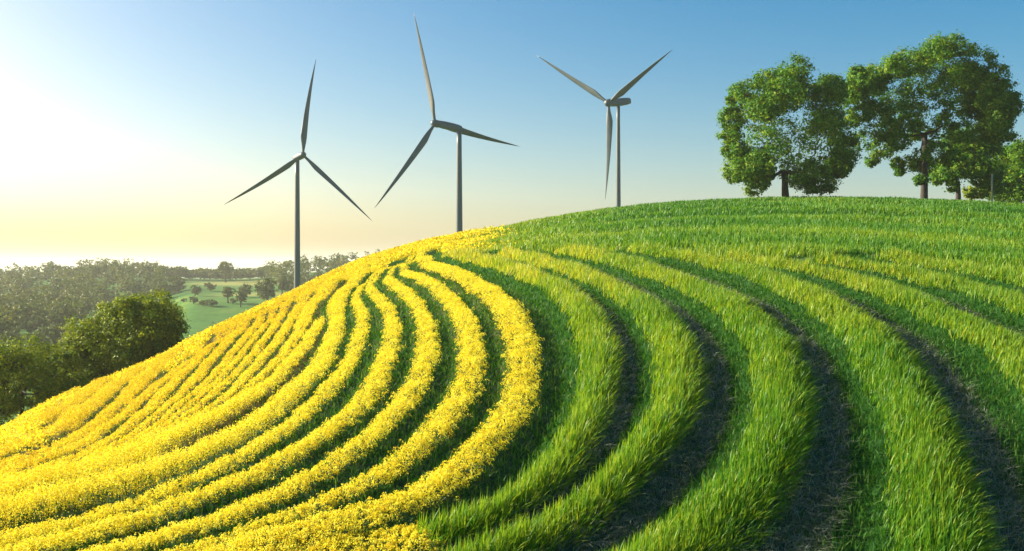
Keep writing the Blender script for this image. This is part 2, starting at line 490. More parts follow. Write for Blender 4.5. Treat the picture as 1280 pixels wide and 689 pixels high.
sy = np.concatenate([np.array([-9000, -4000, -1500, -500, -100]), np.linspace(0, 200, 20, endpoint=False), np.linspace(200, 1100, 200, endpoint=False), np.geomspace(1100, 14000, 50)])
sxp = np.concatenate([np.linspace(0, 620, 140, endpoint=False), np.geomspace(620, 14000, 40)])
sx = np.concatenate([-sxp[:0:-1], sxp])
GX, GY = np.meshgrid(sx, sy)
gx, gy = GX.ravel(), GY.ravel()
gz = valley_z(gx, gy)
# cut grass strips that shine pale in the valley
gu = 640 + F * gx / np.maximum(gy, 100)
gv = HOR - (gz - CZ) * F / np.maximum(gy, 100)
def strip(u, v, cu, cv, su, sv):
    return np.exp(-((u - cu) / su) ** 4 - ((v - cv - 0.03 * (u - cu)) / sv) ** 4)
hayv = np.clip(strip(gx, gy, -228, 815, 34, 45) + 0.9 * strip(gx, gy, -160, 640, 30, 16) + 0.5 * strip(gx, gy, -175, 770, 40, 20) + 0.35 * strip(gx, gy, -110, 455, 22, 10), 0, 1)
n_ = len(sx)
I = (np.arange(len(sy) - 1)[:, None] * n_ + np.arange(n_ - 1)[None]).ravel()
val = mesh_obj('valley', np.stack([gx, gy, gz], 1), [np.stack([I, I + 1, I + n_ + 1, I + n_], 1)], M_valley, None, {'hay': hayv}, True)
tag(val, 'broad hazy valley floor of green pasture behind the hill', 'valley', kind='structure')

# ------------------------------------------------------------------ blades and flowers
def blades(acc, base, h, w, az, lean, tint, seg=2):
    """curved tapering leaf blades, one per base point"""
    n = len(base)
    ts = np.linspace(0, 1, seg + 1)
    dirv = np.stack([np.cos(az), np.sin(az), np.zeros(n)], 1)
    fa = az + np.pi / 2 + rng.normal(0, 0.7, n)
    sv = np.stack([np.cos(fa), np.sin(fa), np.zeros(n)], 1) * w[:, None]
    vs = []
    for k_, tt in enumerate(ts):
        c = base + dirv * (h * lean * tt ** 1.8)[:, None]
        c[:, 2] += h * (tt - 0.42 * np.minimum(lean, 1.3) * tt ** 2.2)
        if k_ < seg:
            wd_ = 0.5 * (1 - 0.55 * tt) if k_ else 0.35
            vs += [c - sv * wd_, c + sv * wd_]
        else:
            vs.append(c)
    nv = 2 * seg + 1
    V = np.stack(vs, 1).reshape(-1, 3)
    o = np.arange(n)[:, None] * nv
    q = np.concatenate([o + np.array([[2 * k_, 2 * k_ + 1, 2 * k_ + 3, 2 * k_ + 2]]) for k_ in range(seg - 1)]) if seg > 1 else None
    tr = o + np.array([[2 * seg - 2, 2 * seg - 1, 2 * seg]])
    acc.add(V, q, tr, np.repeat(tint, nv))

def petals(acc, c, size, tint):
    """small cupped petal quads"""
    n = len(c)
    a = rng.normal(size=(n, 3)); a /= np.linalg.norm(a, axis=1)[:, None]
    b_ = np.cross(a, rng.normal(size=(n, 3))); b_ /= np.linalg.norm(b_, axis=1)[:, None] + 1e-9
    s = size[:, None]
    V = np.stack([c - a * s * 0.6, c + b_ * s * 0.45, c + a * s * 0.6, c - b_ * s * 0.45], 1).reshape(-1, 3)
    q = np.arange(n)[:, None] * 4 + np.arange(4)[None]
    acc.add(V, q, None, np.repeat(tint, 4))

def dens(Y, d0, pw=1.4, lo=4):
    return np.maximum(d0 * (12 / np.maximum(Y, 9)) ** pw, lo)

def sample_row(k, d0, pw=1.4, lo=4, edge=1.0):
    L, N, hw = LINE[k], NORM[k], HW[k]
    wgt = dens(L[:, 1], d0, pw, lo) * 2 * hw * edge * 0.08
    n = int(wgt.sum())
    i = rng.choice(len(L), n, p=wgt / wgt.sum())
    s = rng.uniform(-1, 1, n) * edge
    # ragged edges, a plant here and there outside the row
    hwj = hw[i] * (1 + 0.16 * np.sin(i * 0.08 * 1.9 + 3 * np.sin(i * 0.08 * 0.5)) * 0.6)
    j = L[i] + N[i] * (s * hwj)[:, None] + rng.normal(0, 1, (n, 2)) * (0.05 * np.clip(GAP[k][i], 0.35, 1))[:, None]
    return j[:, 0], j[:, 1], s, N[i], GAP[k][i]

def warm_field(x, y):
    """rows nearest the flowering part of the field are more yellow-green"""
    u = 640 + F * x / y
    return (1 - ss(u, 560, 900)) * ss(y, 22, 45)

ORD = ['first', 'second', 'third', 'fourth', 'fifth', 'sixth', 'seventh', 'eighth', 'ninth', 'tenth', 'eleventh', 'twelfth', 'thirteenth', 'fourteenth', 'fifteenth', 'sixteenth', 'seventeenth', 'eighteenth']
ylab = {'Y0': 'yellow flowering crop row with green stems showing, joining the first green row at the bottom'}
for i in range(1, 19):
    ylab['Y%d' % i] = 'curved yellow flowering crop row, %s one left of the green rows' % ORD[i - 1]
ylab['Y7'] = 'broad bright yellow crop row with a blunt upper end, seventh left of the green rows'
ylab['Y18'] = 'outermost yellow flowering crop row along the left edge of the hill beside the trees'
glab = {'G1': 'tall green grassy crop row directly right of the last yellow row',
        'G2': 'curved green crop row, second one right of the yellow rows',
        'G3': 'thick curved green crop row, third one right of the yellow rows',
        'G4': 'wide green crop row running straight out of the bottom edge at the right',
        'G5': 'green crop row leaving the right edge, just right of the widest row',
        'G6': 'faint green crop row high on the slope, second from the top',
        'G7': 'short faint green crop row, highest one below the smooth grass crest'}

for k in ORDER:
    if k[0] == 'Y':
        mid = LINE[k][len(LINE[k]) // 2]
        zb = float(ground_z(mid[0], mid[1]))
        root = empty('yellow_crop_row', (mid[0], mid[1], zb), ylab[k], 'crop row', 'yellow flowering crop rows curving over the hill')
        off = (mid[0], mid[1], zb)
        # stems and leaves
        x, y, s, N, hw = sample_row(k, 300, 1.55, 5)
        g = ground_z(x, y)
        n = len(x)
        prof = 1 - 0.35 * np.abs(s) ** 3
        h = np.clip(0.21 * hw, 0.13, 0.42) * (1.25 if k in ('Y0', 'Y1') else 1) * prof * rng.uniform(0.7, 1.1, n)
        out_az = np.arctan2(N[:, 1] * np.sign(s), N[:, 0] * np.sign(s))
        az = np.where(np.abs(s) > 0.55, out_az + rng.normal(0, 0.7, n), rng.uniform(-np.pi, np.pi, n))
        lean = np.clip(0.15 + 0.55 * np.abs(s) ** 2 + rng.normal(0, 0.15, n), 0, 1.2)
        a = Acc()
        blades(a, np.stack([x, y, g - 0.02], 1), h, 0.010 + 0.0010 * y, az, lean, np.clip(rng.normal(0.45, 0.25, n), 0, 1), 2)
        a.build('foliage', M_stem, root, off=off)
        # flower heads: a loose raceme of petals on each plant
        x, y, s, N, hw = sample_row(k, 520, 1.1, 60, 0.97)
        n = len(x)
        clump = 0.05 * np.sin(7 * x + 3 * y) + 0.05 * np.sin(5 * y - 6 * x)
        top = np.clip((0.27 if ORDER.index(k) > 12 else 0.36) * hw, 0.19, 0.55) * (1 - 0.42 * np.abs(s) ** 2.2) * rng.uniform(0.82, 1.08, n) + clump * 0.3
        g = ground_z(x, y)
        npet = np.clip((17 * (14 / y) ** 0.55), 7, 18).astype(int)
        r = np.repeat(np.arange(n), npet)
        m = len(r)
        tt = rng.uniform(0, 1, m) ** 0.8
        ax = rng.normal(0, 0.09, (n, 2))                      # each stalk tilts its own way
        rad = (0.015 + 0.035 * (1 - tt)) * (1 + 0.012 * y[r]) * np.clip(hw[r], 0.45, 1)
        ang = rng.uniform(0, 2 * np.pi, m)
        hl = ((0.5 if k not in ('Y0', 'Y1') else 0.36) * top * rng.uniform(0.6, 1.1, n))[r]
        c = np.stack([x[r] + ax[r, 0] * top[r] + rad * np.cos(ang), y[r] + ax[r, 1] * top[r] + rad * np.sin(ang), g[r] + top[r] - hl * (1 - tt)], 1)
        size = (0.0105 + 0.00050 * y[r]) * rng.uniform(0.7, 1.3, m)
        tn_ = np.clip((0.64 - 0.38 * ss(-x, 4, 14) + rng.normal(0, 0.18, n))[r] + rng.normal(0, 0.15, m) , 0, 1)
        a = Acc()
        petals(a, c, size, tn_)
        a.build('blossom', M_petal, root, off=off)
    else:
        x, y, s, N, hw = sample_row(k, 1700, 1.5, 20)
        n = len(x)
        g = ground_z(x, y)
        wv = 1 + 0.14 * np.sin(2.1 * x + 1.3 * y) * np.sin(1.7 * y - 0.9 * x)
        h = 0.43 * (1 - 0.42 * np.abs(s) ** 2.2) * rng.uniform(0.62, 1.12, n) * wv * (1 + 0.3 * ss(y, 25, 50))
        long_ = rng.uniform(0, 1, n) < 0.12
        h = np.where(long_, h * 1.15, h)
        out_az = np.arctan2(N[:, 1] * np.sign(s), N[:, 0] * np.sign(s))
        wind = rng.normal(-0.3, 0.9, n)
        az = np.where(s > rng.uniform(0, 0.7, n), out_az + rng.normal(0, 0.55, n), wind)
        lean = np.clip(0.12 + np.where(s > 0, 0.65 * np.abs(s) ** 1.8, 0.18 * np.abs(s)) + rng.normal(0, 0.16, n) + 0.25 * long_, 0, 1.4)
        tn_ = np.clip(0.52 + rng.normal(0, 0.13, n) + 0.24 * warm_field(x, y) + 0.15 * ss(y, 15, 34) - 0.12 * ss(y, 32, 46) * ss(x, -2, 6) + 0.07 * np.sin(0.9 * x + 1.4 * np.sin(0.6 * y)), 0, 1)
        o = Acc()
        nearm = y < 24
        b0 = np.stack([x, y, g - 0.02], 1)
        wd_ = (0.0095 + 0.0008 * y) * rng.uniform(0.7, 1.35, n)
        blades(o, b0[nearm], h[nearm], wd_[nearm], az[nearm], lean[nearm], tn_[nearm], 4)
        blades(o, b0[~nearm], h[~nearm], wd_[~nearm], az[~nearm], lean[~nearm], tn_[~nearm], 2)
        mid = LINE[k][len(LINE[k]) // 2]
        off = (mid[0], mid[1], float(ground_z(mid[0], mid[1])))
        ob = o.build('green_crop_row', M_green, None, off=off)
        ob.location = off
        tag(ob, glab[k], 'crop row', 'green crop rows curving over the hill')

# short grass between the rows, and the unbroken crop on the upper slope (nobody could count either)
def scatter(n, ymin, ymax, d0, pw):
    # points spread over the hill with a density falling with distance
    yy = np.linspace(ymin, ymax, 800)
    wid = yy * 1.35
    wgt = wid * (12 / yy) ** pw
    cdf = np.cumsum(wgt); cdf /= cdf[-1]
    y = np.interp(rng.uniform(0, 1, n), cdf, yy)
    u = rng.uniform(-130, 1540, n)
    x = (u - 640) / F * y
    return x, y, u
x, y, u = scatter(460000, 8.5, 60, 0, 1.55)
ok = y < YS(u) + 3
x, y, u = x[ok], y[ok], u[ok]
e, side, ri, dist = near_row(x, y)
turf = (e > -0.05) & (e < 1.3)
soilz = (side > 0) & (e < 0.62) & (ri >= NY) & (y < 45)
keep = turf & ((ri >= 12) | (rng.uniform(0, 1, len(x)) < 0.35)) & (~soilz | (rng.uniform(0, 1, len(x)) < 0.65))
x, y, e, side, ri, sz = x[keep], y[keep], e[keep], side[keep], ri[keep], soilz[keep]
n = len(x)
h = rng.uniform(0.07, 0.2, n) * np.where(sz, 0.8, 1)
o = Acc()
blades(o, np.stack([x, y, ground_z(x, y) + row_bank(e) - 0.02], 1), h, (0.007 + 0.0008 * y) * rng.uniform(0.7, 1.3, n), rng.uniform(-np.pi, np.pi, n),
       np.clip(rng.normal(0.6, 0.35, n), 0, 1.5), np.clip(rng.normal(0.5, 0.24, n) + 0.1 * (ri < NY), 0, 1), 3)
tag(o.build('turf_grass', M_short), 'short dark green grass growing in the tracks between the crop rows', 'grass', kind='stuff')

# dry stalks lying about on the bare soil
x, y, u = scatter(380000, 8.5, 40, 0, 1.9)
e, side, ri, dist = near_row(x, y)
keep = (side > 0) & (e > -0.1) & (e < 0.75) & (ri >= NY)
x, y, e = x[keep], y[keep], e[keep]
n = len(x)
o = Acc()
blades(o, np.stack([x, y, ground_z(x, y) + row_bank(e) - 0.01], 1), rng.uniform(0.05, 0.22, n), (0.005 + 0.0005 * y) * rng.uniform(0.7, 1.3, n), rng.uniform(-np.pi, np.pi, n),
       rng.uniform(0.9, 2.0, n), rng.uniform(0, 1, n), 3)
tag(o.build('dry_stalks', M_straw), 'thin grey dry stalks lying curled on the dark soil between the green rows', 'straw', kind='stuff')

x, y, u = scatter(570000, 20, 150, 0, 1.35)
ok = (y < YS(u) + 14)
x, y, u = x[ok], y[ok], u[ok]
e, side, ri, dist = near_row(x, y)
keep = (e > 1.1) | ((ri < 12) & (e > 0.55)) | ((y > 60) & (e > 0.35) & (ri < NY) & (ri > 11) & (rng.uniform(0, 1, len(x)) < ss(y, 50, 72))) | ((y > 62) & (e > 0.6) & (ri >= NY - 1) & (rng.uniform(0, 1, len(x)) < ss(y, 58, 80) * 0.8))
x, y, u, ri = x[keep], y[keep], u[keep], ri[keep]
yel = rng.uniform(0, 1, len(x)) < (1 - ss(u + 14 * np.sin(y * 0.7 + x), 480, 640)) * 0.97
n = len(x)
g = ground_z(x, y)
h = rng.uniform(0.24, 0.42, n) * (1 + 0.2 * np.sin(1.1 * x + 0.7 * y) * np.sin(0.8 * y - 0.5 * x))
wd_ = (0.012 + 0.0009 * y) * rng.uniform(0.7, 1.3, n)
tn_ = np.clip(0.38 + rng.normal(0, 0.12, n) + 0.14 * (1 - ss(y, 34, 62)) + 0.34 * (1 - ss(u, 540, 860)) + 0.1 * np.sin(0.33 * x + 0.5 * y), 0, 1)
o = Acc()
gm = ~yel
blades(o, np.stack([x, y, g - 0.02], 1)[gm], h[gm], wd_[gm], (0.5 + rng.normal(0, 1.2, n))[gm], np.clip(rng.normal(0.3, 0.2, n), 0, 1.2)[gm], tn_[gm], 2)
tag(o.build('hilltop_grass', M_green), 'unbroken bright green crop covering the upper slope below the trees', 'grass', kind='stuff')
o = Acc()
xs, ys_, gs = x[yel], y[yel], g[yel]
r = np.repeat(np.arange(len(xs)), 3)
c = np.stack([xs[r] + rng.normal(0, 0.10, len(r)), ys_[r] + rng.normal(0, 0.10, len(r)), gs[r] + rng.uniform(0.2, 0.52, len(r))], 1)
petals(o, c, (0.02 + 0.0013 * ys_[r]) * rng.uniform(0.7, 1.3, len(r)), np.clip(rng.normal(0.42, 0.22, len(r)), 0, 1))
tag(o.build('hilltop_flowers', M_petal), 'yellow flowers growing together over the crest left of the green slope', 'flowers', kind='stuff')

# ------------------------------------------------------------------ trees
def at(u, v, Y):
    return np.array([(u - 640) / F * Y, Y, CZ + Y * (HOR - v) / F])

def leaf_cloud(acc, centre, rad, n_clumps, leaves, lsize, squash=0.85, tm=None):
    """leaf sprays gathered in clumps over a lobe; the leaves of a clump mostly face outwards and up"""
    for _ in range(n_clumps):
        dv = rng.normal(size=3); dv /= np.linalg.norm(dv)
        rr_ = rad * rng.uniform(0.5, 1.0) ** 0.5
        cc = centre + dv * rr_ * np.array([1, 1, squash])
        m = max(4, int(leaves * rng.uniform(0.6, 1.4)))
        sg = rad * rng.uniform(0.13, 0.22)
        off_ = rng.normal(0, 1, (m, 3))
        pts = cc + off_ * sg * np.array([1.1, 1.1, 0.8])
        nrm = rng.normal(size=(m, 3)) * 0.55 + np.array([0, 0, 0.45]) + dv * 0.5 + off_ * 0.45
        nrm /= np.linalg.norm(nrm, axis=1)[:, None]
        a_ = np.cross(nrm, rng.normal(size=(m, 3))); a_ /= np.linalg.norm(a_, axis=1)[:, None] + 1e-9
        b_ = np.cross(nrm, a_)
        s = (lsize * rng.uniform(0.6, 1.35, m))[:, None]
        V = np.stack([pts - a_ * s * 0.6, pts + b_ * s * 0.38 + nrm * s * 0.1, pts + a_ * s * 0.6, pts - b_ * s * 0.38 + nrm * s * 0.1], 1).reshape(-1, 3)
        tn = np.clip(rng.normal(rng.uniform(0.25, 0.7) if tm is None else tm, 0.15, m), 0, 1)
        acc.add(V, np.arange(m)[:, None] * 4 + np.arange(4)[None], None, np.repeat(tn, 4))

def limb(acc, p, q, r0, r1, sag=0.12, n=7):
    p, q = np.asarray(p, float), np.asarray(q, float)
    L = np.linalg.norm(q - p)
    t_ = np.linspace(0, 1, 8)[:, None]
    midp = (p + q) / 2 + np.array([0, 0, -sag * L]) * 0 + np.array([(q - p)[0] * 0.18, (q - p)[1] * 0.18, -sag * L])
    c = (1 - t_) ** 2 * p + 2 * t_ * (1 - t_) * midp + t_ ** 2 * q
    c[1:-1] += rng.normal(0, 0.025 * L, (6, 3))
    tube(acc, c, np.linspace(r0, r1, 8), n)

def traced_tree(name, label, cat, Y, base_px, fork_px, lobes, trunk_r, mat, clumps, leaves, lsize, group=None, depth=0.8, fork2=None):
    """crown lobes are traced (u, v, radius px) and pushed to their own depths in a rounded crown"""
    sc = Y / F
    base = at(*base_px, Y)
    base[2] = float(land_z(base[0], base[1])) - 0.1 if base_px[1] is not None else base[2]
    fork = at(*fork_px, Y)
    root = empty(name, base, label, cat, group)
    lo = np.array(lobes, float)
    cu, cv = lo[:, 0].mean(), lo[:, 1].mean()
    ext = max(np.ptp(lo[:, 0]), np.ptp(lo[:, 1])) / 2 + lo[:, 2].mean() * 0.5
    crown, wood = Acc(), Acc()
    tb = [base, base * 0.6 + fork * 0.4 + np.array([rng.normal(0, 0.1), rng.normal(0, 0.1), 0]), fork]
    tp = np.array([base, base + (tb[1] - base) * 0.15, tb[1], fork])
    tube(wood, tp, [trunk_r * 1.55, trunk_r * 1.12, trunk_r * 0.95, trunk_r * 0.8], 12)
    ends = []
    extra = []
    for _ in range(len(lo) // 2):
        i_ = rng.integers(len(lo)); dd_ = np.hypot(lo[:, 0] - lo[i_, 0], lo[:, 1] - lo[i_, 1]) + (np.arange(len(lo)) == i_) * 1e3
        j_ = rng.choice(np.argsort(dd_)[:3])
        extra.append([*(lo[i_, :2] * 0.5 + lo[j_, :2] * 0.5 + rng.normal(0, 2, 2)), 0.55 * (lo[i_, 2] + lo[j_, 2]) * rng.uniform(0.6, 0.95)])
    lo = np.vstack([lo, extra])
    for (a_, b_, r_) in lo:
        dd = math.sqrt(max(0.04, 1 - ((a_ - cu) / ext) ** 2 - ((b_ - cv) / ext) ** 2)) * ext * sc * depth
        for sgn in (-1, 1) if r_ * sc > 0.9 and dd > 1.0 else (rng.choice([-1, 1]),):
            yd = sgn * dd * rng.uniform(0.25, 0.95)
            P = at(a_ + rng.normal(0, r_ * 0.1), b_ + rng.normal(0, r_ * 0.1), Y)
            P[1] += yd
            leaf_cloud(crown, P, r_ * sc * 1.1, clumps, leaves, lsize)
            ends.append((P, r_ * sc))
    ends.sort(key=lambda e_: np.linalg.norm(e_[0] - fork))
    mains = [(fork, trunk_r * 0.8)]
    for P, r_ in ends:
        j = min(range(len(mains)), key=lambda m_: np.linalg.norm(mains[m_][0] - P) + (0 if m_ else 0.4))
        q, qr = mains[j]
        L = np.linalg.norm(P - q)
        r0 = min(qr * 0.75, 0.05 * L + 0.03)
        limb(wood, q, P, max(r0, 0.04), max(r0 * 0.45, 0.025))
        mains.append((P, max(r0 * 0.5, 0.03)))
        for _ in range(4):
            dv = rng.normal(size=3); dv /= np.linalg.norm(dv)
            limb(wood, P, P + dv * r_ * 0.85, max(r0 * 0.4, 0.022), 0.012, 0.05, 4)
    wood.build('trunk', M_bark, root, True, off=base)
    crown.build('crown', mat, root, off=base)
    return root

def cl(lst, ox=860, oy=30, s=2.871):
    return [(ox + a_ / s, oy + b_ / s, r_ / s) for a_, b_, r_ in lst]

L1 = cl([(360, 190, 48), (290, 205, 45), (200, 262, 48), (150, 345, 40), (165, 262, 22), (250, 330, 60), (330, 280, 60), (410, 245, 36), (505, 215, 45), (535, 240, 30), (480, 330, 55),
         (550, 420, 38), (530, 480, 50), (430, 430, 72), (300, 410, 60), (200, 515, 48), (175, 540, 34), (270, 490, 52), (250, 570, 34), (400, 530, 56), (480, 570, 42), (545, 520, 34), (440, 590, 26), (150, 400, 34), (545, 350, 24)])
traced_tree('oak_tree', 'round green field tree standing alone on the crest, left of the taller tree', 'tree', 119, (982, 248), (981, 214), L1, 0.42, M_leaf, 25, 44, 0.255, 'trees on the crest of the green hill')
L2 = cl([(920, 112, 48), (850, 122, 52), (760, 150, 56), (715, 165, 42), (990, 150, 48), (1040, 190, 44), (960, 195, 50), (870, 205, 58), (1060, 245, 44), (1100, 295, 48), (1120, 340, 36), (1035, 295, 45),
         (780, 255, 58), (615, 190, 36), (612, 250, 28), (645, 275, 56), (625, 320, 38), (700, 330, 48), (690, 400, 48), (720, 440, 40), (700, 478, 24), (765, 370, 44), (870, 300, 46), (1080, 370, 50), (1110, 395, 40), (670, 215, 36),
         (850, 475, 44), (890, 500, 36), (805, 490, 22), (825, 560, 20), (930, 400, 40)])
traced_tree('oak_tree', 'tallest tree on the crest with a leaning broad crown and bare forked trunk', 'tree', 122, (1155, 249), (1156, 168), L2, 0.40, M_leaf, 25, 44, 0.255, 'trees on the crest of the green hill')
L3 = cl([(960, 425, 46), (1010, 430, 54), (1060, 450, 46), (950, 520, 46), (905, 550, 32), (1020, 515, 48), (1080, 520, 42), (940, 585, 22), (1000, 480, 46), (1075, 570, 34)])
traced_tree('oak_tree', 'smaller dark tree with a low crown under the right side of the tallest tree', 'tree', 134, (1197, 250), (1197, 226), L3, 0.36, M_leaf, 24, 42, 0.28, 'trees on the crest of the green hill')
L4 = cl([(1150, 465, 40), (1190, 455, 36), (1130, 540, 50), (1180, 545, 50), (1220, 560, 50), (1250, 490, 50), (1110, 590, 40), (1160, 605, 38), (1210, 605, 36), (1270, 580, 46), (1310, 540, 50)])
traced_tree('oak_tree', 'dark bushy tree at the right edge behind the pale post', 'tree', 144, (1262, 254), (1262, 240), L4, 0.3, M_leaf, 24, 42, 0.28, 'trees on the crest of the green hill')
L5 = cl([(1015, 600, 20), (1040, 610, 18), (1000, 618, 14), (1065, 612, 16)])
traced_tree('shrub', 'small light green shrub beside the trunk of the smaller dark tree on the crest', 'shrub', 128, (1214, 250), (1214, 246), L5, 0.10, M_leafw, 12, 30, 0.26)
# pale post in front of the bushy tree
acc = Acc()
pb = at(1240, 252, 121); pb[2] = float(land_z(pb[0], pb[1])) - 0.2
tp_ = at(1240, 217, 121)
tube(acc, np.array([pb, pb * .5 + tp_ * .5, tp_ - np.array([0, 0, .1]), tp_]), [0.10, 0.095, 0.09, 0.05], 10)
po = acc.build('post', M_post, None, True, off=pb)
po.location = pb
tag(po, 'thin pale upright post on the crest in front of the dark bushy tree', 'post')

# trees at the left, behind the crest
L6 = [(186, 379, 17), (206, 388, 17), (165, 386, 17), (142, 396, 18), (118, 414, 19), (102, 436, 15), (96, 460, 14), (106, 482, 11), (132, 428, 24), (160, 418, 27), (190, 412, 25), (212, 412, 14), (218, 438, 12), (202, 443, 20),
      (170, 448, 24), (140, 462, 22), (120, 474, 15), (176, 473, 14), (203, 466, 12), (150, 485, 14), (112, 452, 16)]
traced_tree('broadleaf_tree', 'big round olive green tree rising behind the left flank of the yellow field', 'tree', 92, (160, 505), (160, 470), L6, 0.34, M_leafw, 28, 46, 0.195, 'trees beside the left flank of the hill')
L7 = [(24, 440, 22), (48, 452, 22), (4, 452, 20), (68, 470, 19), (82, 486, 15), (30, 472, 26), (0, 482, 22), (56, 492, 20), (-24, 460, 26), (12, 508, 20), (-16, 505, 26), (-40, 480, 26), (40, 512, 14), (78, 452, 11)]
traced_tree('broadleaf_tree', 'dark tree with a pale thin trunk at the left edge, below the big round tree', 'tree', 78, (29, 560), (29, 490), L7, 0.16, M_leafw, 22, 40, 0.18, 'trees beside the left flank of the hill')

# ------------------------------------------------------------------ valley trees: four shapes, copied
def proto_tree(seed, w, h, squat, n_lobe, clumps, leaves, lsize):
    """unit-size crown and trunk meshes: total height h, crown width w"""
    global rng
    keep_ = rng
    rng = np.random.default_rng(seed)
    crown, wood = Acc(), Acc()
    ch = h * squat
    cz = h - ch / 2
    tube(wood, [(0, 0, -0.4), (0.02 * h, 0, h * 0.25), (0, 0.02 * h, cz)], [0.04 * h, 0.03 * h, 0.018 * h], 7)
    for i in range(n_lobe):
        dv = rng.normal(size=3); dv /= np.linalg.norm(dv)
        rr_ = rng.uniform(0.45, 0.72)
        P = np.array([dv[0] * w / 2 * rr_, dv[1] * w / 2 * rr_, cz + dv[2] * ch / 2 * rr_])
        leaf_cloud(crown, P, 0.24 * min(w, ch) * rng.uniform(0.8, 1.25), clumps, leaves, lsize)
        limb(wood, (0, 0, h * 0.3), P, 0.012 * h, 0.004 * h, 0.05, 5)
    a_ = wood.build('trunk', M_bark, None, True)
    c_ = crown.build('crown', M_far, None)
    rng = keep_
    wm, cm = a_.data, c_.data
    for o_ in (a_, c_): bpy.data.objects.remove(o_)
    return wm, cm

PR = [proto_tree(1, 11, 10, 0.86, 16, 8, 22, 0.62), proto_tree(2, 8, 12, 0.8, 15, 8, 22, 0.6), proto_tree(3, 12, 8, 0.92, 16, 8, 22, 0.62), proto_tree(4, 9, 13, 0.72, 13, 8, 22, 0.6)]
def valley_tree(kind, u, v_top, v_base, wpx, Y, label, group, name='broadleaf_tree', cat='tree'):
    x_ = (u - 640) / F * Y
    zb = float(land_z(x_, Y))
    if v_base is not None: pass
    ztop = CZ + Y * (HOR - v_top) / F
    wm, cm = PR[kind]
    dims = [(11, 10), (8, 12), (12, 8), (9, 13)][kind]
    root = empty(name, (x_, Y, zb), label, cat, group)
    root.rotation_euler = (0, 0, random.uniform(0, 6.28))
    sw = wpx * Y / F / dims[0]
    root.scale = (sw, sw, max(0.2, (ztop - zb) / dims[1]))
    for nm, me in (('trunk', wm), ('crown', cm)):
        o_ = bpy.data.objects.new(nm, me)
        COL.objects.link(o_)
        o_.parent = root
    return root

def y_for(u, v, lo=230, hi=960):
    """distance at which the valley floor is seen at row v of column u"""
    Yc = np.linspace(lo, hi, 600)
    vv = HOR - (valley_z((u - 640) / F * Yc, Yc) - CZ) * F / Yc
    return float(Yc[np.argmin(np.abs(vv - v))])

GM, GF = 'trees scattered over the valley pasture', 'trees at the foot of the far wood'
VT = [
 (3, 282, 325, 353, 22, 'tall tree with a bare stem rising above the far tree line over the pale pasture', GM),
 (2, 263, 352, 364, 18, 'flat bushy tree at the edge of the pale hay strip in the valley', GM),
 (0, 244, 356, 370, 17, 'small round tree left of the hay strip, above a bush', GM),
 (2, 242, 369, 380, 14, 'low bush just under the small round tree left of the hay strip', GM),
 (2, 230, 372, 378, 9, 'smallest bush of the pasture, leftmost beside the big round tree', GM),
 (3, 285, 357, 379, 19, 'pale tree with a short visible stem in the middle of the pasture', GM),
 (0, 307, 355, 372, 22, 'rounded tree behind a darker one in the middle of the pasture', GM),
 (1, 301, 363, 384, 15, 'dark narrow tree standing in front in the middle of the pasture', GM),
 (2, 264, 373, 383, 18, 'dark low bush below the pale pasture strip', GM),
 (2, 254, 374, 382, 12, 'light low bush touching the dark low bush in the pasture', GM),
 (2, 291, 372, 380, 10, 'tiny bush between the two middle pasture trees', GM),
 (0, 334, 347, 378, 36, 'largest dark tree of the pasture, left of the first turbine tower', GM),
 (3, 353, 343, 372, 18, 'grey green tree between the largest pasture tree and the turbine tower', GM),
 (2, 213, 342, 368, 40, 'wide pale shrubby tree where the far wood meets the pasture', GF),
 (0, 80, 383, 420, 44, 'pale domed tree standing out in front of the far wood', GF),
 (1, 28, 378, 410, 22, 'small domed tree in front of the far wood, left of the pale domed one', GF),
 (2, 10, 405, 440, 34, 'grey rounded tree at the left edge in front of the far wood', GF),
 (0, 16, 413, 455, 34, 'light green tree above the dark left edge tree', GF),
 (0, 46, 415, 455, 34, 'light green tree left of the big round tree, above the dark tree', GF),
 (1, 80, 420, 455, 24, 'pale tree directly against the left side of the big round tree', GF),
 (2, 64, 404, 440, 34, 'dull green tree below the pale domed tree', GF),
 (2, 232, 424, 455, 30, 'pale bush right against the right side of the big round tree', GM),
 (2, 250, 415, 450, 26, 'pale bush behind the edge of the yellow field, second from the big round tree', GM),
 (0, 272, 403, 440, 30, 'grey green bush at the edge of the yellow field below the dark pasture', GM),
 (3, 197, 350, 372, 18, 'upright tree at the right end of the far wood', GF),
 (1, 130, 374, 398, 26, 'hazy tree behind the left shoulder of the big round tree', GF),
 (1, 100, 372, 400, 24, 'hazy tree above and right of the pale domed tree', GF),
]
for kind, u_, vt_, vb_, w_, lab, grp in VT:
    Yt = y_for(u_, vb_)
    valley_tree(kind, u_, vt_, vb_, w_, Yt, lab, grp)

# the far wood: one mass nobody could count
acc = Acc()
def wood_patch(n, u0, u1, y0, y1, hmin, hmax, cond=None):
    k_ = 0
    while k_ < n:
        Yt = rng.uniform(y0, y1); u_ = rng.uniform(u0, u1)
        x_ = (u_ - 640) / F * Yt
        if cond and not cond(u_, Yt): continue
        k_ += 1
        zb = float(valley_z(x_, Yt))
        hh = rng.uniform(hmin, hmax)
        ww = hh * rng.uniform(0.65, 1.0)
        tm_ = rng.uniform(0.1, 0.9)
        P = np.array([x_, Yt, zb])
        nl = rng.integers(4, 7)
        for j in range(nl):
            dv = rng.normal(size=3); dv /= np.linalg.norm(dv)
            c_ = P + np.array([dv[0] * ww * 0.28, dv[1] * ww * 0.28, hh * (0.58 + 0.24 * dv[2])])
            leaf_cloud(acc, c_, ww * 0.25, 5, 9, 1.25, 0.85, tm_)
wood_patch(1050, -260, 205, 330, 960, 8, 18, lambda u_, Y_: Y_ > 345 + 1.6 * max(u_, 0) + 30 * math.sin(u_ * 0.05))
